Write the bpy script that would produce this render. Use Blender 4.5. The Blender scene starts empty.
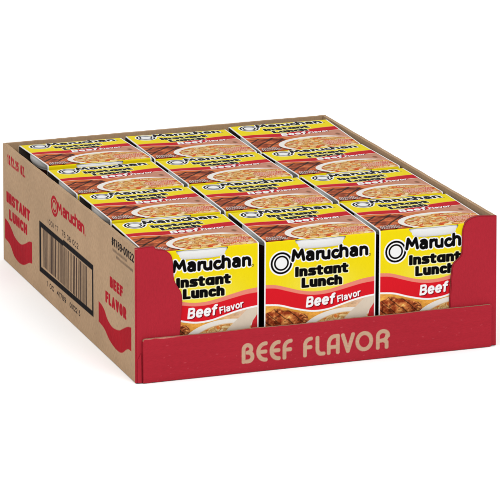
import bpy, bmesh, math, random
import numpy as np
random.seed(7)
R = math.radians
sc = bpy.context.scene
C = sc.collection

# ------------------------------------------------------------------ camera
CAM = dict(loc=(-0.6983, -2.2518, 0.7201), yaw=0.3477, pitch=-0.0887, roll=-0.0015,
           lens=6.6067 * 36, sx=-0.0744, sy=-1.1287)
cd = bpy.data.cameras.new('camera'); cam = bpy.data.objects.new('camera', cd); C.objects.link(cam)
cd.sensor_width = 36; cd.lens = CAM['lens']; cd.shift_x = CAM['sx']; cd.shift_y = CAM['sy']
cd.clip_start = 0.05; cd.clip_end = 100
cam.location = CAM['loc']
cam.rotation_euler = (math.pi / 2 + CAM['pitch'], 0, -CAM['yaw'])
sc.camera = cam

# ------------------------------------------------------------------ light: white studio surround and two softboxes
w = bpy.data.worlds.new('World'); sc.world = w; w.use_nodes = True
bg = w.node_tree.nodes['Background']
bg.inputs[0].default_value = (1, 1, 1, 1); bg.inputs[1].default_value = 1.0

def softbox(loc, target, size, power):
    l = bpy.data.lights.new('softbox', 'AREA'); l.shape = 'SQUARE'; l.size = size; l.energy = power
    o = bpy.data.objects.new('softbox', l); C.objects.link(o); o.location = loc
    d = [t - a for t, a in zip(target, loc)]
    from mathutils import Vector
    o.rotation_euler = Vector(d).to_track_quat('-Z', 'Y').to_euler()
    return o
softbox((0.9, -2.6, 1.9), (0.14, 0.1, 0.05), 1.6, 48)
softbox((-1.9, -0.4, 2.2), (0.14, 0.2, 0.05), 1.6, 30)
sc.view_settings.view_transform = 'Standard'; sc.view_settings.look = 'None'
sc.view_settings.exposure = 0; sc.view_settings.gamma = 1
sc.cycles.max_bounces = 8; sc.cycles.diffuse_bounces = 5

# ------------------------------------------------------------------ sizes (metres; artwork in millimetres)
W, D, H = 0.286, 0.3687, 0.0998
HC = 0.098          # height of a carton
CW, CDp = 88.0, 84.0  # carton width and depth, mm
ALB = 0.60          # printed colours -> albedo

# ------------------------------------------------------------------ artwork rasteriser (signed distances painted on a grid of vertices)
def lin(c):
    c = np.asarray(c, float) / 255
    return np.where(c <= 0.04045, c / 12.92, ((c + 0.055) / 1.055) ** 2.4)

class Art:
    def __init__(s, w, h, step, col):
        s.step = step; s.nx = int(round(w / step)) + 1; s.ny = int(round(h / step)) + 1
        s.u = np.linspace(0, w, s.nx); s.v = np.linspace(0, h, s.ny)
        s.U, s.V = np.meshgrid(s.u, s.v)
        s.a = np.zeros((s.ny, s.nx, 3)) + np.array(col, float)
    def win(s, u0, u1, v0, v1):
        i0 = max(0, int(np.searchsorted(s.u, u0)) - 1); i1 = min(s.nx, int(np.searchsorted(s.u, u1)) + 1)
        j0 = max(0, int(np.searchsorted(s.v, v0)) - 1); j1 = min(s.ny, int(np.searchsorted(s.v, v1)) + 1)
        return slice(j0, max(j0, j1)), slice(i0, max(i0, i1))
    def mix(s, sl, al, col):
        if al.size == 0: return
        if np.ndim(col) == 1: col = np.array(col, float)
        s.a[sl] = s.a[sl] * (1 - al[..., None]) + col * al[..., None]
    def paint(s, sl, d, col, k=1.0):            # d = signed distance in mm over the window
        s.mix(sl, np.clip(0.5 - d / s.step, 0, 1) * k, col)
    def strokes(s, polys, pad, p=2.0, ax=1.0):    # ax > 1: broad upright strokes, thin level ones
        allp = np.concatenate([np.array(q) for q in polys])
        sl = s.win(allp[:, 0].min() - pad, allp[:, 0].max() + pad, allp[:, 1].min() - pad, allp[:, 1].max() + pad)
        U, V = s.U[sl], s.V[sl]; d = np.full(U.shape, 1e3)
        for q in polys:
            q = np.array(q, float)
            if len(q) == 1: q = np.vstack([q, q + 1e-4])
            for (x0, y0), (x1, y1) in zip(q[:-1], q[1:]):
                if U.size == 0: continue
                dx, dy = x1 - x0, y1 - y0; L = dx * dx + dy * dy + 1e-12
                t = np.clip(((U - x0) * dx + (V - y0) * dy) / L, 0, 1)
                ex, ey = np.abs(U - x0 - t * dx) / ax, np.abs(V - y0 - t * dy)
                dd = np.hypot(ex, ey) if p == 2 else (ex ** p + ey ** p) ** (1 / p)
                d = np.minimum(d, dd)
        return sl, d
    def ellipse(s, cx, cy, rx, ry):             # distance over a window (approximate, good near the edge)
        sl = s.win(cx - rx - 3, cx + rx + 3, cy - ry - 3, cy + ry + 3)
        X, Y = (s.U[sl] - cx) / rx, (s.V[sl] - cy) / ry
        k = np.hypot(X, Y); g = np.hypot(X / rx, Y / ry) + 1e-9
        return sl, k * (k - 1) / g
    def poly(s, pts):
        pts = np.array(pts, float)
        sl, d = s.strokes([np.vstack([pts, pts[:1]])], 2)
        U, V = s.U[sl], s.V[sl]; ins = np.zeros(U.shape, bool)
        for (ax, ay), (bx, by) in zip(pts, np.roll(pts, -1, 0)):
            if ay == by: continue
            c = ((ay > V) != (by > V)) & (U < (bx - ax) * (V - ay) / (by - ay) + ax)
            ins ^= c
        return sl, np.where(ins, -d, d)

def noise(U, V, sx, sy, seed, octaves=3):
    rs = np.random.RandomState(seed); out = 0; amp = 1; tot = 0
    for o in range(octaves):
        g = rs.rand(64, 64); x = U / sx; y = V / sy
        xi, yi = np.floor(x).astype(int), np.floor(y).astype(int); fx, fy = x - xi, y - yi
        fx = fx * fx * (3 - 2 * fx); fy = fy * fy * (3 - 2 * fy)
        G = lambda a, b: g[a % 64, b % 64]
        out = out + amp * ((G(xi, yi) * (1 - fx) + G(xi + 1, yi) * fx) * (1 - fy) + (G(xi, yi + 1) * (1 - fx) + G(xi + 1, yi + 1) * fx) * fy)
        tot += amp; amp *= 0.55; sx *= 0.5; sy *= 0.5
    return out / tot

def arc(cx, cy, rx, ry, a0, a1, n=14):
    t = np.radians(np.linspace(a0, a1, n)); return [(cx + rx * math.cos(x), cy + ry * math.sin(x)) for x in t]

def smooth(pts, n=8):                            # Catmull-Rom through the points
    P = np.array(pts, float); P = np.vstack([2 * P[0] - P[1], P, 2 * P[-1] - P[-2]]); o = []
    for i in range(1, len(P) - 2):
        for t in np.linspace(0, 1, n, endpoint=False):
            o.append(0.5 * (2 * P[i] + (P[i + 1] - P[i - 1]) * t + (2 * P[i - 1] - 5 * P[i] + 4 * P[i + 1] - P[i + 2]) * t * t + (3 * P[i] - P[i - 1] - 3 * P[i + 1] + P[i + 2]) * t ** 3))
    o.append(P[-2]); return [tuple(q) for q in o]

# glyphs: centre lines in a box of height 1; (advance width, strokes)
def glyphs():
    g = {}
    g['A'] = (.62, [[(0, 0), (.31, 1), (.62, 0)], [(.12, .36), (.5, .36)]])
    g['B'] = (.52, [[(0, 0), (0, 1), (.28, 1)] + arc(.28, .76, .2, .24, 90, -90) + [(0, .52)], [(.28, .52)] + arc(.3, .26, .22, .26, 90, -90) + [(0, 0)]])
    g['C'] = (.52, [arc(.3, .5, .3, .5, 50, 310, 20)])
    g['E'] = (.44, [[(.44, 0), (0, 0), (0, 1), (.44, 1)], [(0, .52), (.38, .52)]])
    g['F'] = (.44, [[(0, 0), (0, 1), (.44, 1)], [(0, .52), (.38, .52)]])
    g['H'] = (.52, [[(0, 0), (0, 1)], [(.52, 0), (.52, 1)], [(0, .5), (.52, .5)]])
    g['I'] = (.02, [[(0, 0), (0, 1)]])
    g['L'] = (.42, [[(0, 1), (0, 0), (.42, 0)]])
    g['N'] = (.54, [[(0, 0), (0, 1), (.54, 0), (.54, 1)]])
    g['O'] = (.6, [arc(.3, .5, .3, .5, 0, 360, 26)])
    g['R'] = (.52, [[(0, 0), (0, 1), (.28, 1)] + arc(.28, .74, .22, .26, 90, -90) + [(0, .48)], [(.26, .48), (.52, 0)]])
    g['S'] = (.5, [arc(.25, .75, .25, .25, 30, 270, 12) + arc(.25, .25, .25, .25, 90, -150, 12)])
    g['T'] = (.54, [[(0, 1), (.54, 1)], [(.27, 0), (.27, 1)]])
    g['U'] = (.52, [[(0, 1)] + arc(.26, .28, .26, .28, 180, 360) + [(.52, 1)]])
    g['V'] = (.6, [[(0, 1), (.3, 0), (.6, 1)]])
    g['Y'] = (.56, [[(0, 1), (.28, .5), (.56, 1)], [(.28, .5), (.28, 0)]])
    g['Z'] = (.5, [[(0, 1), (.5, 1), (0, 0), (.5, 0)]])
    g['0'] = (.48, [arc(.24, .5, .24, .5, 0, 360, 22)])
    g['1'] = (.22, [[(0, .8), (.16, 1), (.16, 0)]])
    g['2'] = (.48, [arc(.24, .74, .24, .26, 160, -30, 12) + [(0, 0), (.48, 0)]])
    g['4'] = (.5, [[(.38, 0), (.38, 1), (0, .32), (.5, .32)]])
    g['5'] = (.48, [[(.44, 1), (.06, 1), (.02, .56)] + arc(.22, .32, .26, .32, 110, -150, 14)])
    g['6'] = (.48, [arc(.26, .5, .26, .5, 70, 180, 8) + arc(.24, .3, .24, .3, 180, 540, 18)])
    g['7'] = (.46, [[(0, 1), (.46, 1), (.14, 0)]])
    g['8'] = (.48, [arc(.24, .76, .2, .24, 0, 360, 18), arc(.24, .27, .24, .27, 0, 360, 18)])
    g['9'] = (.48, [arc(.24, .7, .24, .3, 0, 360, 18) + arc(.22, .5, .26, .5, 0, -110, 8)])
    g['/'] = (.34, [[(0, -.05), (.34, 1.05)]]); g['-'] = (.24, [[(0, .48), (.24, .48)]])
    g['.'] = (.02, [[(0, 0)]]); g['#'] = (.5, [[(.1, 0), (.2, 1)], [(.32, 0), (.42, 1)], [(0, .34), (.48, .34)], [(.03, .68), (.5, .68)]])
    g['('] = (.14, [arc(.2, .5, .2, .6, 130, 230)]); g[')'] = (.14, [arc(-.06, .5, .2, .6, 50, -50)])
    g[' '] = (.2, [])
    x = .74
    g['a'] = (.46, [[(.04, x - .06)] + arc(.24, x - .2, .22, .2, 120, 0, 8) + [(.46, 0)], arc(.22, .2, .2, .2, 60, 360, 16) , [(.24, .42), (.46, .4)]])
    g['c'] = (.42, [arc(.27, x / 2, .26, x / 2, 45, 315, 18)])
    g['e'] = (.5, [[(.02, .36), (.5, .38)] + arc(.26, x / 2, .25, x / 2, 5, 310, 20)])
    g['f'] = (.34, [arc(.34, .8, .2, .22, 90, 180, 8) + [(.14, 0)], [(0, x - .06), (.32, x - .06)]])
    g['h'] = (.46, [[(0, 0), (0, 1)], arc(.23, .46, .23, x - .46, 180, 0, 10) + [(.46, 0)]])
    g['l'] = (.02, [[(0, 0), (0, 1)]])
    g['n'] = (.46, [[(0, 0), (0, x)], arc(.23, .46, .23, x - .46, 180, 0, 10) + [(.46, 0)]])
    g['o'] = (.5, [arc(.25, x / 2, .25, x / 2, 0, 360, 22)])
    g['r'] = (.28, [[(0, 0), (0, x)], arc(.26, x - .26, .24, .26, 180, 80, 8)])
    g['s'] = (.4, [arc(.2, x - .18, .2, .18, 20, 270, 10) + arc(.2, .18, .2, .2, 90, -160, 10)])
    g['t'] = (.3, [[(.1, .95)] + arc(.26, .16, .16, .16, 180, 270, 6) + [(.3, 0)], [(-.06, x - .04), (.32, x - .04)]])
    g['u'] = (.46, [[(0, x)] + arc(.23, .26, .23, .26, 180, 360, 10), [(.46, x), (.46, 0)]])
    g['v'] = (.46, [[(0, x), (.23, 0), (.46, x)]])
    return g
GL = glyphs()
# the bread-round lettering of the logo
LOGO = dict(GL)
LOGO['M'] = (.86, [[(0.02, 0.02), (.12, .97), (.42, .3), (.70, .97), (.84, 0.02)]])
LOGO['a'] = (.54, [[(.06, .74)] + arc(.28, .54, .26, .26, 110, 0, 8) + [(.54, 0)], arc(.24, .22, .24, .24, 80, 360, 16), [(.26, .46), (.52, .45)]])
LOGO['c'] = (.44, [arc(.30, .36, .29, .36, 60, 290, 18), [(.4, .01), (.66, .16), (.66, .3)]])
PLAIN = dict(GL)
PLAIN['a'] = (.56, [arc(.27, .37, .27, .37, 0, 360, 20), [(.56, .74), (.56, 0)]])
PLAIN['s'] = (.46, [[(.44, .7), (.16, .72)] + arc(.16, .56, .13, .16, 90, 270, 6) + [(.30, .36)] + arc(.32, .18, .14, .18, 90, -90, 6) + [(.0, .02)]])
# the round-shouldered lettering pressed on the tray
DECO = {
 'B': (.60, [[(0, 0)] + arc(.26, .74, .26, .26, 180, 0, 14) + arc(.26, .74, .26, .2, 0, -80, 6), [(.26, .54)] + arc(.32, .27, .28, .27, 90, -90, 12) + [(.2, 0)]]),
 'E': (.50, [arc(.5, .5, .5, .5, 90, 270, 20), [(.06, .5), (.48, .5)]]),
 'F': (.48, [[(0, 0)] + arc(.48, .62, .48, .38, 180, 90, 12), [(0, .48), (.44, .48)]]),
 'L': (.46, [[(0, 1)] + arc(.3, .3, .3, .3, 180, 270, 8) + [(.46, 0)]]),
 'A': (.62, [[(0, 0)] + arc(.42, .56, .42, .44, 180, 90, 10) + [(.62, 1), (.62, 0)], [(.03, .34), (.62, .34)]]),
 'V': (.64, [[(0, 1), (.32, 0), (.64, 1)]]),
 'O': (.92, [arc(.46, .5, .46, .5, 0, 360, 30)]),
 'R': (.60, [[(0, 0)] + arc(.34, .7, .34, .3, 180, 0, 14) + arc(.34, .7, .26, .26, 0, -90, 6) + [(.2, .42)], [(.4, .44), (.58, .3), (.58, 0)]]), ' ': (.3, [])}

def layout(txt, u0, v0, width, height, pen, font=GL, slant=0, rot=0, gap=None):
    """centre lines of a line of text whose ink fills width x height from (u0, v0)"""
    hs = height - 2 * pen
    adv = [font[c][0] for c in txt]
    nat = sum(adv)
    if gap is None: gap = pen * 2 + height * .09
    xs = (width - 2 * pen - gap * (len(txt) - 1)) / nat
    out = []; x = u0 + pen; ca, sa = math.cos(R(rot)), math.sin(R(rot))
    for c, a in zip(txt, adv):
        for st in font[c][1]:
            q = []
            for (px, py) in st:
                X = x + px * xs + slant * py * hs; Y = v0 + pen + py * hs
                dx, dy = X - u0, Y - v0
                q.append((u0 + dx * ca - dy * sa, v0 + dx * sa + dy * ca))
            out.append(q)
        x += a * xs + gap
    return out

def curve(pts):
    P = np.array(smooth(pts, 10)); return lambda x: np.interp(x, P[:, 0], P[:, 1])

# ---- food pictures printed on the label
def meat(art, sl, al, sx, sy, grill, seed=3):
    U, V = art.U[sl], art.V[sl]
    n = noise(U, V, sx, sy, seed, 4); m = noise(U + 31, V + 7, sx * .35, sy * .35, seed + 1, 2)
    t = np.clip((n - .28) / .45, 0, 1)[..., None]
    col = np.array([(126, 132)[not grill], 50, 24]) * (1 - t) + np.array([222, 132 + 14 * (not grill), 80]) * t
    col = col + (np.clip((m - .62) / .2, 0, 1) * 1)[..., None] * np.array([45, 45, 30])
    if grill:
        U2 = U + 2.5 * noise(U, V, 12, 12, 77, 2)
        st = np.abs(((U2 * .62 - V * .55) / 7.5) % 1 - .5)
        k = np.clip((st - .36) / .10, 0, 1)[..., None]
        col = col * np.array([.98, .86, .8]) * (1 - .62 * k)
        st2 = np.abs(((V + U * .16) / 15.0) % 1 - .5); k = np.clip((st2 - .44) / .04, 0, 1)[..., None]; col = col * (1 - .6 * k)
    else:
        st = np.abs(((U + V * 1.1 + 3 * noise(U, V, 7, 7, 71, 2)) / 8.5) % 1 - .5); k = np.clip((st - .40) / .08, 0, 1)[..., None]; col = col * 1.1 * (1 - .5 * k)
        k = np.clip((noise(U, V, 3.0, 1.6, seed + 5, 2) - .62) / .1, 0, 1)[..., None]; col = col * (1 - .6 * k) + np.array([70, 26, 14]) * .6 * k
    art.mix(sl, al, np.clip(col, 0, 255))

def noodles(art, cx, cy, rx, ry, n, seed, clip, width=.75, bits=1, dark=.8):
    """curled noodles drawn one over another inside an ellipse"""
    rs = np.random.RandomState(seed); tones = [(240, 208, 146), (234, 190, 116), (249, 227, 178), (224, 170, 96), (242, 202, 136)]
    for i in range(n):
        a = rs.rand() * 6.283; r = math.sqrt(rs.rand()); x = cx + rx * r * math.cos(a); y = cy + ry * r * math.sin(a)
        th = rs.rand() * 6.283; k = rs.uniform(-.5, .5); q = []
        for j in range(9):
            q.append((x, y)); x += 1.3 * math.cos(th) ; y += 1.0 * math.sin(th) * (ry / rx * .6 + .4); th += k + rs.uniform(-.2, .2)
        sl, d = art.strokes([q], 2); c = clip(art.U[sl], art.V[sl])
        art.mix(sl, np.clip(.5 - (d - width) / art.step, 0, 1) * c * dark, (176, 100, 44))
        art.mix(sl, np.clip(.5 - (d - width * .68) / art.step, 0, 1) * c, tones[rs.randint(5)])
    for i in range(max(3, int(n * bits / 12))):
        a = rs.rand() * 6.283; r = math.sqrt(rs.rand()); x = cx + rx * r * math.cos(a); y = cy + ry * r * math.sin(a)
        sl, d = art.strokes([[(x, y), (x + rs.uniform(-2, 2), y + rs.uniform(-.8, .8))]], 3); c = clip(art.U[sl], art.V[sl])
        art.mix(sl, np.clip(.5 - (d - 1.25) / art.step, 0, 1) * c, [(222, 100, 48), (232, 130, 62), (216, 96, 60), (196, 150, 60), (226, 112, 66)][rs.randint(5)])

def wiggles(art, u0, u1, v0, v1, rows, col, halo, seed):
    """small print, too small to read"""
    rs = np.random.RandomState(seed)
    for r in range(rows):
        v = v0 + (v1 - v0) * (r + .5) / rows; h = (v1 - v0) / rows * .30; x = u0 + rs.uniform(0, 2); ps = []
        while x < u1 - rs.uniform(0, 3):
            w = rs.uniform(.7, 1.5); ps.append([(x, v - h), (x + w * .3, v + h), (x + w, v + rs.uniform(-h, h))]); x += w + .8
        if ps:
            sl, d = art.strokes(ps, 2)
            if halo is not None: art.paint(sl, d - .7, halo, .6)
            art.paint(sl, d - .34, col, .8)

YEL, RED, PINK = (250, 226, 16), (226, 30, 42), (243, 142, 122)
def ground_yellow(a, v0, v1, cu, cv):
    sl = a.win(-1, 99, v0, v1); U, V = a.U[sl], a.V[sl]
    g = np.exp(-(((U - cu) / 30) ** 2 + ((V - cv) / 12) ** 2))[..., None]
    a.a[sl] = np.array(YEL) * (1 - .5 * g) + np.array((253, 240, 150)) * .5 * g

def wordmark(a, du, dv, ks=1.0, kv=1.0):
    T = lambda q: [[(du + x * ks, dv + (y - 79) * kv) for x, y in s] for s in q]
    # ring emblem
    cx, cy = du + 13.2 * ks, dv + (79.2 - 79) * kv
    for r, c in ((9.6, (255, 255, 255)), (8.4, (10, 8, 8)), (6.9, (255, 255, 255)), (5.8, (10, 8, 8)), (4.5, (250, 250, 250))):
        sl, d = a.ellipse(cx, cy, r * ks, r * kv); a.paint(sl, d, c)
    name = []
    lay = lambda c, u, w, v, h: name.extend(layout(c, u, v, w, h, 1.28, LOGO))
    lay('M', 20.6, 11.6, 79.2, 10.2); lay('a', 32.2, 7.0, 79, 8.6 / .74 * .78 + .6); lay('r', 40.2, 5.2, 79, 9.6); lay('u', 44.6, 7.3, 78.8, 9.6)
    lay('c', 52.2, 6.4, 78.8, 9.8); lay('h', 58.8, 7.4, 79, 10.8); lay('a', 66.9, 7.0, 79, 9.7); lay('n', 74.8, 7.2, 79, 9.9)
    name = T(name)
    sl, d = a.strokes(name, 4)
    a.paint(sl, d - 2.2 * (ks + kv) / 2, (255, 255, 255)); 
    sl2, d2 = a.ellipse(cx, cy, 8.4 * ks, 8.4 * kv)
    a.paint(sl, d - 1.26 * (ks + kv) / 2, (10, 8, 8))
    sl, d = a.ellipse(du + 83.2 * ks, dv + .6 * kv, .8 * ks, .8 * kv); a.paint(sl, np.abs(d) - .2, (90, 80, 40))
    t = T(layout('Instant', 24.2, 67.3, 41.6, 8.2, 1.2, PLAIN, gap=3.1) + layout('Lunch', 29.3, 58.4, 31.8, 8.2, 1.2, PLAIN, gap=3.1))
    sl, d = a.strokes(t, 4, 3.0, 1.4)
    a.paint(sl, d - 1.65 * (ks + kv) / 2, (255, 255, 235), .8); a.paint(sl, d - 1.03 * (ks + kv) / 2, (10, 8, 8))

def flavour(a, u, v, rot1, rot2, ks=1.0, kv=1.0):
    t = [[(u + (x - u) * ks, v + (y - v) * kv) for x, y in s] for s in layout('Beef', u, v, 22.5, 8.0, .7, slant=.16, rot=rot1, gap=2.1)]
    x2, y2 = u + 25 * ks, v + 1.6 * kv
    t2 = [[(x2 + (x - x2) * ks, y2 + (y - y2) * kv) for x, y in s] for s in layout('Flavor', x2, y2, 18.8, 5.0, .42, slant=.1, rot=rot2, gap=1.4)]
    for dx, dy, c in ((.6, -.6, (120, 12, 22)), (0, 0, (255, 255, 255))):
        for tt, r in ((t, .88), (t2, .52)):
            sl, d = a.strokes([[(x + dx, y + dy) for x, y in s] for s in tt], 3, 2.6); a.paint(sl, d - r, c)

def label_art():
    a = Art(CW, 98 + CDp, .25, YEL)
    # ---------------- front panel, rows 0..98
    ground_yellow(a, 0, 98, 45, 62)
    f_pink = curve([(0, 64.7), (9, 63.8), (18, 61.2), (28, 58.1), (38, 56.4), (48, 56.5), (58, 58.3), (68, 60.6), (78, 62.6), (88, 63.6)])
    f_red = curve([(0, 62), (9, 61.1), (18, 58.4), (28, 55.4), (38, 53.7), (48, 53.7), (58, 55.2), (68, 57.2), (78, 59), (88, 59.8)])
    f_wht = curve([(0, 49.2), (12, 47.9), (24, 44.3), (38, 41.2), (50, 41.6), (60, 44), (70, 46.6), (80, 48.4), (88, 49.2)])
    U, V = a.U, a.V; full = (slice(0, int(98 / a.step)), slice(0, a.nx))
    U, V = a.U[full], a.V[full]
    a.paint(full, V - f_pink(U), PINK); a.paint(full, V - f_red(U), RED)
    base = np.array((238, 168, 72)) + (noise(U, V, 20, 14, 5, 2) - .5)[..., None] * 30
    t = np.clip((U - 45) / 30, 0, 1)[..., None]; base = base * (1 - t) + np.array((226, 190, 160)) * t
    a.mix(full, np.clip(.5 - (V - f_wht(U)) / a.step, 0, 1), base)
    edge = 35 + 10 * np.sin(np.clip(U / 36, 0, 1) * 1.9 + 1.0) + (noise(U, V, 5, 5, 9, 2) - .5) * 4
    edge = np.where(U > 34, edge - (U - 34) * 4, edge); edge = np.minimum(edge, f_wht(U) - 2.4)
    meat(a, full, np.clip(.5 - (V - edge) / 1.0, 0, 1), 4, 3.2, False, 3)
    # bowl with noodles
    sl, d = a.ellipse(63, 20, 37, 21.5); k = (a.V[sl] < f_wht(a.U[sl]) - 1.2) * 1.
    a.mix(sl, np.clip(.5 - d / a.step, 0, 1) * k, (246, 240, 230))
    sl, d = a.ellipse(64, 17, 33, 21); a.mix(sl, np.clip(.5 - d / 1.2, 0, 1) * k[:d.shape[0], :d.shape[1]] if d.shape == k.shape else np.clip(.5 - d / 1.2, 0, 1), (222, 158, 84))
    clip = lambda x, y: ((((x - 64) / 32) ** 2 + ((y - 17) / 20.5) ** 2) < 1) * 1.
    noodles(a, 62, 31, 24, 8, 130, 11, clip, 1.5, .5, .38)
    # ladle / pale fold rising to the right
    sl, d = a.poly(smooth([(60, 30), (66, 36), (73, 42), (80, 48), (86, 51), (86, 42), (82, 36), (80, 30)])); k2 = np.clip(.5 - (a.V[sl] - f_wht(a.U[sl]) + .8) / a.step, 0, 1)
    sh = (218 + 16 * noise(a.U[sl], a.V[sl], 8, 12, 4, 2))[..., None] * np.array([1, .93, .84]); a.mix(sl, np.clip(.5 - d / .5, 0, 1) * k2, sh)
    sl, d = a.poly([(80, 26), (83.5, 38), (90, 47), (90, 26)]); a.mix(sl, np.clip(.5 - d / .4, 0, 1), (205, 40, 48))
    def grain(sl, U, V, lim, s_):                 # fine light and dark detail of the photographs
        g = 1 + .22 * (noise(U, V, 1.5, 1.1, s_, 2) - .5) + .12 * (noise(U, V, 5, 4, s_ + 1, 2) - .5)
        m = np.clip(.5 - (V - lim(U)) / .3, 0, 1); m = m * np.clip((205 - a.a[sl].min(-1)) / 40, .04, 1) * np.clip((a.a[sl].max(-1) - a.a[sl].min(-1) - 45) / 40, .04, 1); a.a[sl] = np.clip(a.a[sl] * (1 + (g - 1) * m)[..., None], 0, 255)
    grain(full, U, V, f_wht, 51)
    dd = np.abs(V - f_wht(U)) - .7; a.paint(full, dd, (255, 255, 255))
    wordmark(a, 0, 80.1)
    flavour(a, 32.8, 44.4, 3, 11)
    # ---------------- top panel, rows 98..182
    o = 98.0
    top = (slice(int(98 / a.step), a.ny), slice(0, a.nx)); U, V = a.U[top], a.V[top] - o
    g_red = curve([(-2, 50.5), (10, 51.5), (22, 50.6), (34, 49.6), (46, 51.6), (60, 55.5), (74, 58.5), (88, 59.5)])
    g_low = curve([(-2, 43), (10, 43.6), (20, 41.6), (34, 39.8), (48, 41), (60, 44), (74, 47.5), (88, 48.6)])
    a.a[top] = YEL
    a.paint(top, V - g_red(U) - 1.0, (240, 150, 90)); a.paint(top, V - g_red(U), (206, 18, 34))
    t = np.clip((U - 26) / 40, 0, 1)[..., None]
    base = np.array((222, 116, 50)) * (1 - t) + np.array((206, 146, 120)) * t + (noise(U, V, 14, 10, 8, 2) - .5)[..., None] * 24
    a.mix(top, np.clip(.5 - (V - g_low(U)) / a.step, 0, 1), base)
    a.paint(top, np.abs(V - g_low(U)) - .45, (250, 225, 205))
    edge = np.minimum(38 + (noise(U, V, 9, 9, 12, 2) - .5) * 7, g_low(U) - 1.5); edge = np.where(U > 30, edge - (U - 30) * 2, edge)
    meat(a, top, np.clip(.5 - (V - edge) / .8, 0, 1), 9, 6, True, 6)
    sl, d = a.ellipse(57, o + 13, 36, 22); m = (a.V[sl] > o) * 1.
    fade = np.clip((86 - a.U[sl]) / 16, 0.15, 1)
    a.mix(sl, np.clip(.5 - d / a.step, 0, 1) * m * fade, (248, 244, 238))
    sl, d = a.ellipse(58, o + 12, 32.4, 18.5); m = (a.V[sl] > o) * 1.
    a.mix(sl, np.clip(.5 - d / .8, 0, 1) * m, (214, 140, 74))
    clip = lambda x, y: (((((x - 58) / 31.5) ** 2 + ((y - o - 12) / 17.8) ** 2) < 1) & (y > o)) * 1.
    Uw, Vw = a.U[sl], a.V[sl]; q1 = noise(Uw, Vw, 9, 6, 31, 3)[..., None]; q2 = noise(Uw + 50, Vw, 6, 4, 37, 3)[..., None]
    k1 = np.clip((q1 - .42) / .12, 0, 1); k2 = np.clip((q2 - .56) / .1, 0, 1)
    broth = (np.array((204, 84, 36)) * (1 - k1) + np.array((240, 168, 66)) * k1) * (1 - k2) + np.array((250, 226, 170)) * k2
    a.mix(sl, np.clip(.5 - d / .8, 0, 1) * m, broth)
    noodles(a, 57, o + 14, 29, 15, 70, 21, clip, 1.7, 5, .6)
    sl, d = a.ellipse(81, o + 36, 1.8, 3.2); a.mix(sl, np.clip(.5 - d / 1.8, 0, 1) * .7, (120, 76, 50))
    grain(top, a.U[top], a.V[top] - o, lambda q: np.minimum(g_low(q) - .5, 33), 61)
    wiggles(a, 60, 85, o + 5, o + 19, 4, (244, 206, 190), (206, 84, 70), 4)
    wiggles(a, 3, 19, o + 2, o + 11, 3, (238, 230, 228), (110, 84, 84), 5)
    wordmark(a, 2, o + 72.3, .96, .97)
    flavour(a, 34, o + 42.6, 2, 5, .98, .9)
    # unprinted cut margin at both sides
    sl = a.win(-1, 99, -1, 999); dd = np.minimum(a.U[sl], CW - a.U[sl]) - 1.0; a.paint(sl, dd, (250, 250, 250))
    return a

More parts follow.
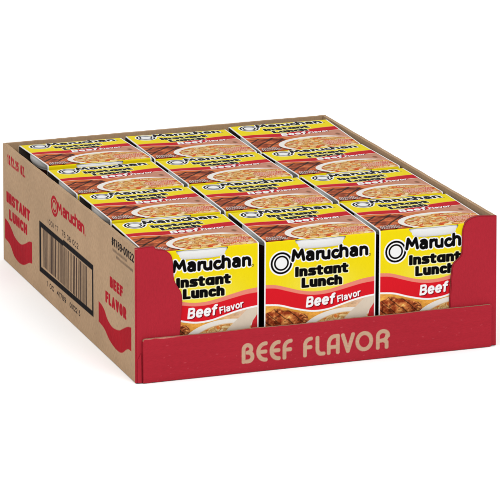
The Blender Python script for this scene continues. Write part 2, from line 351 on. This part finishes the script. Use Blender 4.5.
KRAFT = (191, 159, 126); INK = (24, 20, 22); PRED = (178, 26, 40)
def side_art():
    """outside of the long left wall; u runs from the back corner to the front corner"""
    Dm = D * 1000; a = Art(Dm, 102, .5, KRAFT)
    s = lambda y: Dm - y
    def put(t, y0, y1, z0, z1, pen, col, p=2.6, font=GL, ax=1.0, **k):
        sl, d = a.strokes(layout(t, s(y0), z0, y0 - y1, z1 - z0, pen, font, **k), 4, p, ax); a.paint(sl, d - pen * (1.15 if col is PRED else 1), col)
    put('12/2.25 OZ.', 354, 300, 84.2, 92.2, .8, PRED, ax=1.35, gap=3.5)
    put('INSTANT', 357, 287, 51.2, 60.2, 1.05, PRED, ax=2.0, gap=5.4)
    put('LUNCH', 349, 296, 38, 46.6, 1.05, PRED, ax=2.0, gap=5.4)
    for up, lo in (([(364, 36), (352, 34.5), (341, 30.6), (332, 27), (315, 25.7), (301, 29.5), (289, 34.2), (280, 35.8)],
                    [(280, 18.2), (289, 16.6), (300, 12.5), (309, 10), (322, 9.0), (335.6, 10.9), (348, 17.1), (362, 18.7), (364, 19)]),
                   ([(93.4, 36.6), (86, 36), (78, 33.6), (71, 29), (60, 26.2), (50.5, 26.6), (40, 28.6), (32.7, 31.5), (20, 36.6), (10.4, 38.7)],
                    [(10.4, 20.8), (17, 20.6), (23, 18.6), (32, 14), (40.7, 12), (52, 12), (66, 14.4), (79, 19.4), (93.4, 21)])):
        sl, d = a.poly([(s(y), z) for y, z in smooth(up, 5) + smooth(lo, 5)]); a.paint(sl, d, PRED)
    # logo: two rings and the name
    cu, cv = s(213.5), 81.2
    for r0, r1 in ((8.6, 1.15), (5.2, .85)):
        sl, d = a.ellipse(cu, cv, r0 * 1.08, r0 * .88); a.paint(sl, np.abs(d + .6) - r1 * 1.1, PRED)
    name = []
    for c, y0, wd, h in (('M', 205, 14, 9.4), ('a', 189, 9, 10), ('r', 180, 7, 10), ('u', 173.5, 9.4, 10), ('c', 164, 8.6, 10), ('h', 155.5, 9.4, 11), ('a', 146.5, 8.4, 10), ('n', 138.5, 8.6, 10)):
        name += layout(c, s(y0) - 1, 78.5, wd, h - .4, 1.1, LOGO)
    sl, d = a.strokes(name, 4, 2.2, 1.6); a.paint(sl, d - 1.05, PRED)
    sl, d = a.ellipse(s(128.5), 78.6, .9, .8); a.paint(sl, d, PRED)
    # case code, bars, frame
    put('(00) 17', 233, 203, 62.6, 67.0, .38, (70, 55, 50), 2, gap=1.6); put('76 06 002', 193, 147, 62.8, 67.4, .42, (60, 48, 44), 2, gap=1.7)
    def rect(y0, y1, z0, z1, col):
        sl, d = a.poly([(s(y0), z0), (s(y1), z0), (s(y1), z1), (s(y0), z1)]); a.paint(sl, d, col)
    for pts, c in (([(258, 18), (107, 20.6), (107, 60.6), (189, 60.4), (190, 59.4), (258, 59.2)], INK), ([(253, 22.4), (110.2, 24.6), (110.2, 56.2), (189, 56), (190, 55.2), (253, 55)], KRAFT)):
        sl, d = a.poly([(s(y), z) for y, z in pts]); a.paint(sl, d, c)
    rs = np.random.RandomState(17); y = 246.
    while y > 124:
        wd = rs.choice([1.0, 1.0, 1.6, 2.6]); rect(y, y - wd, 24.4, 55.1, (74, 58, 52)); y -= wd + rs.choice([1.0, 1.0, 1.6, 2.4])
    put('1 00', 237, 216, 11.2, 15.6, .45, (60, 48, 44), 2, gap=1.8); put('41789', 208, 182, 11.2, 15.6, .45, (60, 48, 44), 2, gap=1.6)
    put('00122 5', 172, 143, 11.2, 15.6, .45, (60, 48, 44), 2, gap=1.6)
    put('#1789-00122', 58.5, 3.6, 88.6, 95.2, .62, INK, 2, ax=1.5, gap=2.2)
    for v0, y0, y1 in ((84.8, 56, 20), (81.2, 47, 6)):
        rs = np.random.RandomState(int(v0)); x = s(y0); ps = []
        while x < s(y1): ww = rs.uniform(.8, 1.8); ps.append([(x, v0), (x + ww * .4, v0 + 1.8), (x + ww, v0 + .5)]); x += ww + 1.2
        sl, d = a.strokes(ps, 2); a.paint(sl, d - .3, (90, 74, 64))
    put('BEEF', 63, 32, 55.4, 63.6, 1.0, PRED, ax=1.8, gap=4.8)
    put('FLAVOR', 74.5, 23.5, 41, 49.6, 1.0, PRED, ax=1.8, gap=4.8)
    # the red print of the front runs a little round the fold
    sl = a.win(s(6), s(0), -1, 200); e = s(1.3) - .2; a.paint(sl, e - a.U[sl], (186, 36, 52))
    return a

FRED = (182, 36, 52)
def lip_art():
    a = Art(276, 32.6, .4, FRED)
    z0 = 7.0
    for c, u0, u1 in (('B', 81, 90.6), ('E', 92.4, 101), ('E', 102.8, 111.2), ('F', 113, 120.6), ('F', 129.2, 136.6), ('L', 139, 146.6), ('A', 148, 157.9), ('V', 159.2, 170), ('O', 170.7, 184.6), ('R', 187.2, 197.2)):
        sl, d = a.strokes(layout(c, u0 - 5, z0, u1 - u0, 15, 1.35, DECO), 3, 2.4); a.paint(sl, d - 1.5, (206, 170, 140))
    # scuffed edge and pale scratches
    rs = np.random.RandomState(4)
    for i in range(70):
        x, z = rs.uniform(0, 276), rs.uniform(1, 31); sl, d = a.strokes([[(x, z), (x + rs.uniform(-1.6, 1.6), z + rs.uniform(-.5, .5))]], 1.5); a.paint(sl, d - rs.uniform(.12, .26), (212, 96, 104), .55)
    n = noise(a.U, a.V, 9, 3, 9, 3)
    k = np.clip((a.V - 31.9 + (n - .62) * 3) / .6, 0, 1) * np.clip(np.maximum(34 - a.U, a.U - 250) / 14, 0, 1); a.mix((slice(None), slice(None)), k, (214, 150, 128))
    return a

# ------------------------------------------------------------------ mesh helpers
def raw_mesh(name, verts, faces, cols=None, mats=(), fmat=None, smooth_=False):
    me = bpy.data.meshes.new(name)
    verts = np.asarray(verts, np.float32); nv = len(verts)
    me.vertices.add(nv); me.vertices.foreach_set('co', verts.ravel())
    F = np.asarray(faces, np.int32); nf = len(F)
    me.loops.add(nf * 4); me.loops.foreach_set('vertex_index', F.ravel())
    me.polygons.add(nf); me.polygons.foreach_set('loop_start', np.arange(0, nf * 4, 4, dtype=np.int32))
    me.polygons.foreach_set('loop_total', np.full(nf, 4, np.int32))
    if fmat is not None: me.polygons.foreach_set('material_index', np.asarray(fmat, np.int32))
    me.update(calc_edges=True)
    if cols is not None:
        at = me.color_attributes.new('print', 'FLOAT_COLOR', 'POINT')
        c = np.ones((nv, 4), np.float32); c[:, :3] = cols; at.data.foreach_set('color', c.ravel())
    if smooth_: me.polygons.foreach_set('use_smooth', np.ones(nf, bool))
    for m in mats: me.materials.append(m)
    me.validate()
    return me

def add(name, me, parent=None):
    o = bpy.data.objects.new(name, me); C.objects.link(o); o.parent = parent; return o

def grid_faces(nr, nc, base=0, skip=None, flip=False):
    i, j = np.meshgrid(np.arange(nr - 1), np.arange(nc - 1), indexing='ij')
    if skip is not None: m = ~skip; i, j = i[m], j[m]
    i, j = i.ravel(), j.ravel(); a = base + i * nc + j
    f = np.stack([a, a + 1, a + nc + 1, a + nc], 1)
    return f[:, ::-1] if flip else f

def colour(a): return lin(np.clip(a, 0, 255)) * ALB

# ------------------------------------------------------------------ materials
def nodes(name):
    m = bpy.data.materials.new(name); m.use_nodes = True; nt = m.node_tree
    return m, nt, nt.nodes['Principled BSDF'], lambda t: nt.nodes.new(t)

def print_mat(name, rough, spec, mottle, flute_axis=None, flute=0.0, fibre=90, solid=None):
    m, nt, b, N = nodes(name); L = nt.links.new
    b.inputs['Roughness'].default_value = rough; b.inputs['Specular IOR Level'].default_value = spec
    tc = N('ShaderNodeTexCoord')
    if solid is None:
        at = N('ShaderNodeAttribute'); at.attribute_name = 'print'; src = at.outputs['Color']
    else:
        rgb = N('ShaderNodeRGB'); rgb.outputs[0].default_value = (*(lin(solid) * ALB), 1); src = rgb.outputs[0]
    n1 = N('ShaderNodeTexNoise'); n1.inputs['Scale'].default_value = fibre * 10; n1.inputs['Detail'].default_value = 5
    n2 = N('ShaderNodeTexNoise'); n2.inputs['Scale'].default_value = 22; n2.inputs['Detail'].default_value = 4
    mp = N('ShaderNodeMapping'); mp.inputs['Scale'].default_value = (1, 1, .35) if flute_axis != 'Z' else (.35, .35, 1)
    L(tc.outputs['Object'], mp.inputs['Vector']); L(mp.outputs[0], n1.inputs['Vector']); L(tc.outputs['Object'], n2.inputs['Vector'])
    r1 = N('ShaderNodeMapRange'); r1.inputs['From Min'].default_value = .3; r1.inputs['From Max'].default_value = .7
    r1.inputs['To Min'].default_value = 1 - mottle; r1.inputs['To Max'].default_value = 1 + mottle; L(n1.outputs['Fac'], r1.inputs['Value'])
    r2 = N('ShaderNodeMapRange'); r2.inputs['From Min'].default_value = .3; r2.inputs['From Max'].default_value = .7
    r2.inputs['To Min'].default_value = 1 - mottle * .6; r2.inputs['To Max'].default_value = 1 + mottle * .6; L(n2.outputs['Fac'], r2.inputs['Value'])
    mu = N('ShaderNodeMath'); mu.operation = 'MULTIPLY'; L(r1.outputs[0], mu.inputs[0]); L(r2.outputs[0], mu.inputs[1])
    vm = N('ShaderNodeVectorMath'); vm.operation = 'SCALE'; L(src, vm.inputs[0]); L(mu.outputs[0], vm.inputs['Scale'])
    L(vm.outputs[0], b.inputs['Base Color'])
    bp = N('ShaderNodeBump'); bp.inputs['Strength'].default_value = .35; bp.inputs['Distance'].default_value = .0004
    h = n1.outputs['Fac']
    if flute:
        wv = N('ShaderNodeTexWave'); wv.wave_type = 'BANDS'; wv.bands_direction = flute_axis; wv.inputs['Scale'].default_value = 38
        wv.inputs['Distortion'].default_value = .8; L(tc.outputs['Object'], wv.inputs['Vector'])
        ma = N('ShaderNodeMath'); ma.operation = 'MULTIPLY_ADD'; L(wv.outputs['Fac'], ma.inputs[0]); ma.inputs[1].default_value = flute; L(h, ma.inputs[2]); h = ma.outputs[0]
    # slow waviness of the board
    ma2 = N('ShaderNodeMath'); ma2.operation = 'MULTIPLY_ADD'; L(n2.outputs['Fac'], ma2.inputs[0]); ma2.inputs[1].default_value = 7.0 if flute else 1.0; L(h, ma2.inputs[2])
    L(ma2.outputs[0], bp.inputs['Height']); L(bp.outputs[0], b.inputs['Normal'])
    return m

M_label = print_mat('coated_label_card', .5, .02, .015, fibre=60)
M_inner = print_mat('grey_card_back', .9, .1, .05, solid=(112, 104, 96))
M_edge = print_mat('white_card_edge', .8, .2, .02, solid=(252, 252, 250))
M_side = print_mat('printed_kraft_board', .9, .06, .14, 'Y', .7)
M_lip = print_mat('red_printed_board', 0.7, .1, .06, 'Z', 1.2)
M_kraft = print_mat('plain_kraft_board', .9, .12, .10, solid=KRAFT)
M_red = print_mat('red_board', 0.7, .1, .06, 'X', .8, solid=FRED)
M_cut = print_mat('cut_board_edge', .9, .1, .2, solid=(176, 128, 104))
M_cutred = print_mat('red_cut_board_edge', .9, .1, .15, solid=(150, 62, 58))
M_foam = print_mat('white_foam', .55, .4, .015, solid=(236, 236, 234))
M_cupshade = print_mat('gap_shaded_cup', .6, .1, .05, solid=(58, 26, 24))  # shade of the carton gaps put into the cup body's dark brown colour
M_lid = print_mat('paper_lid', .6, .3, .02, solid=(240, 236, 225))

def floor_mat():
    m, nt, b, N = nodes('white_studio_sweep'); L = nt.links.new
    n = N('ShaderNodeTexNoise'); n.inputs['Scale'].default_value = 3
    r = N('ShaderNodeMapRange'); r.inputs['To Min'].default_value = .955; r.inputs['To Max'].default_value = .965; L(n.outputs['Fac'], r.inputs['Value'])
    L(r.outputs[0], b.inputs['Base Color']); b.inputs['Roughness'].default_value = .9; b.inputs['Specular IOR Level'].default_value = .1
    return m
bm = bmesh.new(); bmesh.ops.create_circle(bm, cap_ends=True, segments=96, radius=9.0)
me = bpy.data.meshes.new('ground'); bm.to_mesh(me); bm.free(); me.materials.append(floor_mat())
g = add('ground', me); g.location = (.14, .2, -.0005); g['kind'] = 'structure'

# ------------------------------------------------------------------ one carton: printed card sleeve round a foam cup
def sleeve_mesh(a):
    st = a.step; w = CW / 1000; r = 2.0
    rows = []                                   # (y, z, normal y, normal z, art row)
    n98 = int(98 / st)
    zs = list(range(0, int(28 / st), 8)) + list(range(int(28 / st), a.ny))
    for k in zs:
        t = a.v[k]
        if t < 98 - r: rows.append((0, t, -1, 0, k))
        elif t < 98 + r:
            ph = (t - (98 - r)) / (2 * r) * math.pi / 2
            rows.append((r - r * math.cos(ph), 98 - r + r * math.sin(ph), -math.cos(ph), math.sin(ph), k))
        elif t <= 98 + CDp - r: rows.append((t - 98, 98, 0, 1, k))
    ktop = int((98 + CDp - r) / st)
    for ph in np.linspace(0, math.pi / 2, 6)[1:]:
        rows.append((CDp - r + r * math.sin(ph), 98 - r + r * math.cos(ph), math.sin(ph), math.cos(ph), ktop + 2))
    for t in np.arange(95, -.1, -1.0): rows.append((CDp, t, 1, 0, int(t / st)))
    rows.append((CDp, 0.0, 1, -1, 0))
    rows = [q for q in rows]
    Y = np.array([q[0] for q in rows]); Z = np.array([q[1] for q in rows]); NY = np.array([q[2] for q in rows]); NZ = np.array([q[3] for q in rows])
    K = np.array([q[4] for q in rows]); nr, nc = len(rows), a.nx
    # slow bulge of the card: thin card never lies perfectly flat
    Uu = a.u
    bul = .35 * np.sin(np.pi * Uu / CW)[None, :] * np.sin(np.pi * np.clip(Z, 0, 98) / 98)[:, None]
    P = np.zeros((nr, nc, 3)); P[..., 0] = Uu[None, :]; P[..., 1] = Y[:, None] + NY[:, None] * bul; P[..., 2] = Z[:, None]
    col = colour(a.a[K])
    # slots through which the rim of the cup shows
    s0, s1 = 24.0, 63.75
    zc = (Z[:-1] + Z[1:]) / 2; uc = (Uu[:-1] + Uu[1:]) / 2
    zlow = 93.9 - 1.3 * (1 - ((uc - 43.9) / 20.0) ** 2) + 2.6 * np.abs((uc - 43.9) / 20.0) ** 24
    inslot = (zc[:, None] > zlow[None, :]) & (zc[:, None] < 96.9) & (uc[None, :] > s0) & (uc[None, :] < s1)
    V = [P.reshape(-1, 3)]; Cc = [col.reshape(-1, 3)]; F = [grid_faces(nr, nc, 0, inslot)]; Mi = [np.zeros(len(F[0]), int)]
    base = nr * nc
    cu = np.array([0, s0, s1, CW]); Q = np.zeros((nr, 4, 3)); Q[..., 0] = cu; th = .6
    Q[..., 1] = (Y - NY * th)[:, None]; Q[..., 2] = (Z - NZ * th)[:, None]
    sk = np.zeros((nr - 1, 3), bool); sk[:, 1] = (zc > 91) & (zc < 97.2)
    V.append(Q.reshape(-1, 3)); Cc.append(np.ones((nr * 4, 3)) * .3); f = grid_faces(nr, 4, base, sk, True); F.append(f); Mi.append(np.ones(len(f), int)); base += nr * 4
    for c_out, c_in in ((0, 0), (nc - 1, 3)):
        S = np.stack([P[:, c_out], Q[:, c_in]], 1); V.append(S.reshape(-1, 3)); Cc.append(np.ones((nr * 2, 3)))
        f = grid_faces(nr, 2, base, None, c_out == 0); F.append(f); Mi.append(np.full(len(f), 2)); base += nr * 2
    V = np.concatenate(V) / 1000; V[:, 0] -= w / 2; V[:, 1] -= CDp / 2000
    return raw_mesh('sleeve', V, np.concatenate(F), np.concatenate(Cc), (M_label, M_inner, M_edge), np.concatenate(Mi), False)

def lathe(name, prof, mat, nseg=96, close_top=False):
    """prof: (z, half width x, half depth y, roundness exponent), mm"""
    V = []
    for z, ax, by, e in prof:
        for k in range(nseg):
            t = 2 * math.pi * k / nseg; c, s_ = math.cos(t), math.sin(t)
            V.append((ax * math.copysign(abs(c) ** (2 / e), c) / 1000, by * math.copysign(abs(s_) ** (2 / e), s_) / 1000, z / 1000))
    F = []
    for i in range(len(prof) - 1):
        for k in range(nseg): k2 = (k + 1) % nseg; F.append((i * nseg + k, i * nseg + k2, (i + 1) * nseg + k2, (i + 1) * nseg + k))
    return raw_mesh(name, V, F, None, (mat,), None, True)

art = label_art()
ME_sleeve = sleeve_mesh(art)
ME_cup = lathe('cup', [(3, .5, .5, 2), (3, 31, 31, 2), (1, 32.5, 32.5, 2), (1.5, 33.5, 33.5, 2), (30, 36.0, 36.0, 2.05), (60, 38.6, 38.6, 2.1), (86, 41.4, 40.8, 2.3), (88.6, 41.6, 41.0, 2.3)], M_cupshade)
ME_rim = lathe('rim', [(88.5, 41.0, 40.6, 2.3), (88.6, 41.8, 41.4, 2.35), (89.6, 42.4, 41.8, 2.4),
                       (90.0, 42.4, 43.4, 2.3), (90.8, 43.2, 44.2, 2.3), (92.4, 43.6, 44.6, 2.3), (94.6, 43.6, 44.6, 2.3), (96.0, 43.1, 44.1, 2.3), (96.6, 42.0, 43.0, 2.3), (96.6, 42.5, 41, 2.4), (92, 41.0, 40.5, 2.4)], M_foam)
ME_lid = lathe('lid', [(95.6, .3, .3, 2), (95.6, 41.8, 40.6, 2.4), (96.9, 41.2, 41.0, 2.4), (97.1, 42.2, 42.0, 2.4), (96.8, 43.2, 43.2, 2.4)], M_lid)

def carton(x, y, z, rz, label, group):
    t = bpy.data.objects.new('noodle_carton', None); C.objects.link(t)
    t.empty_display_size = .03
    t.location = (x, y, z); t.rotation_euler = (0, 0, rz)
    t['label'] = label; t['category'] = 'noodle carton'; t['group'] = group
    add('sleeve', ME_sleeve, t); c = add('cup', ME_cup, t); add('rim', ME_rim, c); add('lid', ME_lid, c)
    return t

cols = ['left', 'middle', 'right']
where = {
 (0, 0): 'noodle carton with yellow front partly behind the left red flap of the tray',
 (1, 0): 'middle noodle carton of the front row, its whole yellow front showing',
 (2, 0): 'noodle carton with yellow front partly behind the right red flap of the tray',
 (0, 1): 'noodle carton in the second row from the front, against the printed left cardboard wall',
 (1, 1): 'noodle carton directly behind the middle front carton, only its top showing',
 (2, 1): 'noodle carton in the second row from the front, against the right cardboard wall',
 (0, 2): 'noodle carton in the third row from the front, against the printed left cardboard wall',
 (1, 2): 'noodle carton in the middle column, third row from the front, surrounded by cartons',
 (2, 2): 'noodle carton in the third row from the front, against the right cardboard wall',
 (0, 3): 'noodle carton in the back left corner of the tray, sitting slightly higher than the next',
 (1, 3): 'noodle carton in the middle of the back row against the back cardboard wall',
 (2, 3): 'noodle carton in the back right corner of the tray'}
rs = random.Random(3)
TH = .003
for r_ in range(4):
    for c_ in range(3):
        jx, jy, jr = (rs.uniform(-.0006, .0006), rs.uniform(-.0009, .0009), rs.uniform(-.9, .9))
        if r_ == 0: jr *= .25; jx = (-.0016, 0, 0)[c_]; jy = 0
        dz = (.0001, .0006, .0006, .0004)[r_] * (1, .8, .9)[c_] + {(0, 3): .0012, (1, 3): .0012}.get((c_, r_), 0)
        t_ = carton(.1444 + (c_ - 1) * .091 + jx, .0022 + CDp / 2000 + r_ * .0890 + jy, .0004 + dz, R(jr), where[(c_, r_)], 'noodle cartons packed in the cardboard tray')
        t_.scale.z = (.985, .985, .988)[c_] if r_ == 0 else .986 if r_ == 1 else .988
        if r_: t_.rotation_euler.y = R(rs.uniform(-.45, .45)); t_.location.z += .0003
        t_.rotation_euler.x = R({(0, 3): -1.1, (1, 3): .5, (2, 3): 2.3, (0, 0): 1.2, (1, 0): 1.3, (2, 0): 1.0, (1, 1): .4, (0, 2): .3, (2, 1): .4}.get((c_, r_), 0)); t_.location.z += .0018 * ((c_, r_) == (2, 3))   # sunk at the back

# ------------------------------------------------------------------ the cardboard tray
tray = bpy.data.objects.new('cardboard_tray', None); C.objects.link(tray); tray.location = (0, 0, 0); tray.empty_display_size = .05
tray['label'] = 'open brown corrugated cardboard tray with red front lip and printed left wall'; tray['category'] = 'cardboard tray'

def slab(name, a, place, thick_dir, tf, mats, topfn=None, inner_col=None):   # inner_col: side edges take the inner material
    """painted outer sheet + plain inner sheet + edges; place(u, z) -> xyz in mm, thick_dir = inward unit vector, tf = thickness"""
    U, Z = a.U.copy(), a.V.copy()
    if topfn is not None:
        top = topfn(a.u); zt = a.v[-1]; k = np.clip((Z - (zt - 8)) / 8, 0, 1); Z = Z + k * (top - zt)[None, :]
    P = np.stack(place(U, Z), -1); nr, nc = U.shape; td = np.array(thick_dir) * tf
    V = [P.reshape(-1, 3)]; Cc = [colour(a.a).reshape(-1, 3)]; F = [grid_faces(nr, nc)]; Mi = [np.zeros(len(F[0]), int)]; base = nr * nc
    I = np.stack([P[0] + td, P[-1] + td], 0); V.append(I.reshape(-1, 3)); Cc.append(np.ones((2 * nc, 3))); f = grid_faces(2, nc, base, None, True); F.append(f); Mi.append(np.ones(len(f), int)); base += 2 * nc
    for row, fl in ((0, True), (nr - 1, False)):
        S = np.stack([P[row], P[row] + td], 0); V.append(S.reshape(-1, 3)); Cc.append(np.ones((2 * nc, 3))); f = grid_faces(2, nc, base, None, fl); F.append(f); Mi.append(np.full(len(f), 2)); base += 2 * nc
    for cl in (0, nc - 1):
        S = np.stack([P[[0, -1], cl], P[[0, -1], cl] + td], 0); V.append(S.reshape(-1, 3)); Cc.append(np.ones((4, 3))); f = grid_faces(2, 2, base); F.append(f); Mi.append(np.full(len(f), len(mats) if inner_col else 2)); base += 4
    return add(name, raw_mesh(name, np.concatenate(V) / 1000, np.concatenate(F), np.concatenate(Cc), tuple(mats) + ((inner_col,) if inner_col else ()), np.concatenate(Mi)), tray)

Dm = D * 1000
# perforated, torn top edge
def tear(seed, base, amp=1.3):
    r = np.random.RandomState(seed); ph = r.rand(400)
    def f(u):
        i = (u / 2.6).astype(int) % 400; fr = (u / 2.6) % 1
        return base(u) + np.where(fr < .62, 0, -amp * ph[i]) + .12 * np.sin(u * .13) * (amp > 0) + .35 * (noise(u, u * 0, 9, 5, seed, 2) - .5)
    return f
sa = side_art()
slab('side_wall', sa, lambda U, Z: (0 * U, Dm - U * (Dm + .9) / Dm, Z), (1, 0, 0), 3, (M_side, M_kraft, M_kraft), tear(2, lambda u: 98.0 + 1.8 * np.clip(u / Dm, 0, 1)), M_red)
plain = Art(Dm, 102, 1.3, KRAFT)
sw = slab('side_wall', plain, lambda U, Z: (286 + 0 * U, U, Z), (-1, 0, 0), 3, (M_side, M_kraft, M_kraft), tear(5, lambda u: 99.8 + .6 * np.clip(u / Dm, 0, 1), 0))
pb = Art(280, 102, 1.3, KRAFT)
slab('back_wall', pb, lambda U, Z: (283 - U, Dm - .2 + 0 * U, Z), (0, -1, 0), 3, (M_side, M_kraft, M_kraft), tear(8, lambda u: 100.4 - 2.2 * np.clip(u / 280, 0, 1) , 0))

def extrude(name, outline, y0, y1, mats, bevel=.0006):
    bm = bmesh.new(); A = [bm.verts.new((x / 1000, y0 / 1000, z / 1000)) for x, z in outline]; B = [bm.verts.new((x / 1000, y1 / 1000, z / 1000)) for x, z in outline]
    f = bm.faces.new(A); bm.faces.new(B[::-1])
    n = len(A)
    for i in range(n):
        q = bm.faces.new((A[i], B[i], B[(i + 1) % n], A[(i + 1) % n])); q.material_index = 0 if max(outline[i][0], outline[(i + 1) % n][0]) < 2 or min(outline[i][0], outline[(i + 1) % n][0]) > 285 else 1
    bmesh.ops.recalc_face_normals(bm, faces=bm.faces)
    if bevel: bmesh.ops.bevel(bm, geom=[e for e in f.edges], offset=bevel, segments=2, affect='EDGES', material=0)
    me = bpy.data.meshes.new(name); bm.to_mesh(me); bm.free()
    for m in mats: me.materials.append(m)
    return add(name, me, tray)
wob = lambda pts, seed: [(x + random.Random(seed + i).uniform(-.25, .25), z + random.Random(seed + 77 + i).uniform(-.25, .25)) for i, (x, z) in enumerate(pts)]
L_ = [(.2, 0), (.2, 99.9)] + smooth([(5, 100.3), (10, 100.6), (14, 100.4), (15.5, 98.8), (17.5, 97.8), (22.5, 96.8), (27, 93.4), (28.8, 88), (29.2, 80), (30, 73.6), (33.2, 67.6), (35.2, 64), (36, 58), (35.4, 50), (34, 34)], 5) + [(33.4, 0)]
R_ = [(247.4, 0), (247.8, 31)] + smooth([(248.4, 46), (249.2, 58), (250.4, 65.4), (254.8, 69.6), (257.4, 73.2), (258, 82), (258.2, 90.5), (260.6, 96.6), (265.4, 99.8), (272, 100.8), (279, 100.4)], 5) + [(286, 99.9), (286, 0)]
extrude('front_flap', L_, -1.2, 1.6, (M_red, M_cutred))
extrude('front_flap', R_, -1.2, 1.6, (M_red, M_cutred))
la = lip_art()
def liptop(u):
    e = np.minimum(u, 276 - u); c = np.where(e < 1.6, 1.6 - np.sqrt(np.clip(1.6 ** 2 - (1.6 - e) ** 2, 0, None)), 0)
    return 32.6 - c + .22 * np.sin(u * .09) + .35 * (noise(u, u * 0, 12, 5, 6, 3) - .5)
slab('front_lip', la, lambda U, Z: (5 + U, -3.5 + 0 * U + .5 * np.clip(3 - Z, 0, 3) ** 2 / 9 - .35 * np.sin(U / 276 * math.pi) * Z / 32, Z), (0, 1, 0), 2.1, (M_lip, M_red, M_cut), liptop, M_red)
extrude('glue_tab', [(1.2, .2), (1.2, 17), (3.9, 22), (4.3, .2)], -1.9, -1.3, (M_red, M_red), 0)
def box(name, x0, x1, y0, y1, z0, z1, mat):
    bm = bmesh.new(); bmesh.ops.create_cube(bm, size=1)
    for v in bm.verts: v.co = ((x0 + x1) / 2 + v.co.x * (x1 - x0), (y0 + y1) / 2 + v.co.y * (y1 - y0), (z0 + z1) / 2 + v.co.z * (z1 - z0)); v.co /= 1000
    me = bpy.data.meshes.new(name); bm.to_mesh(me); bm.free(); me.materials.append(mat); return add(name, me, tray)
box('tray_floor', 3, 283, 1.6, Dm - 3.3, 0.1, 0.35, M_kraft)
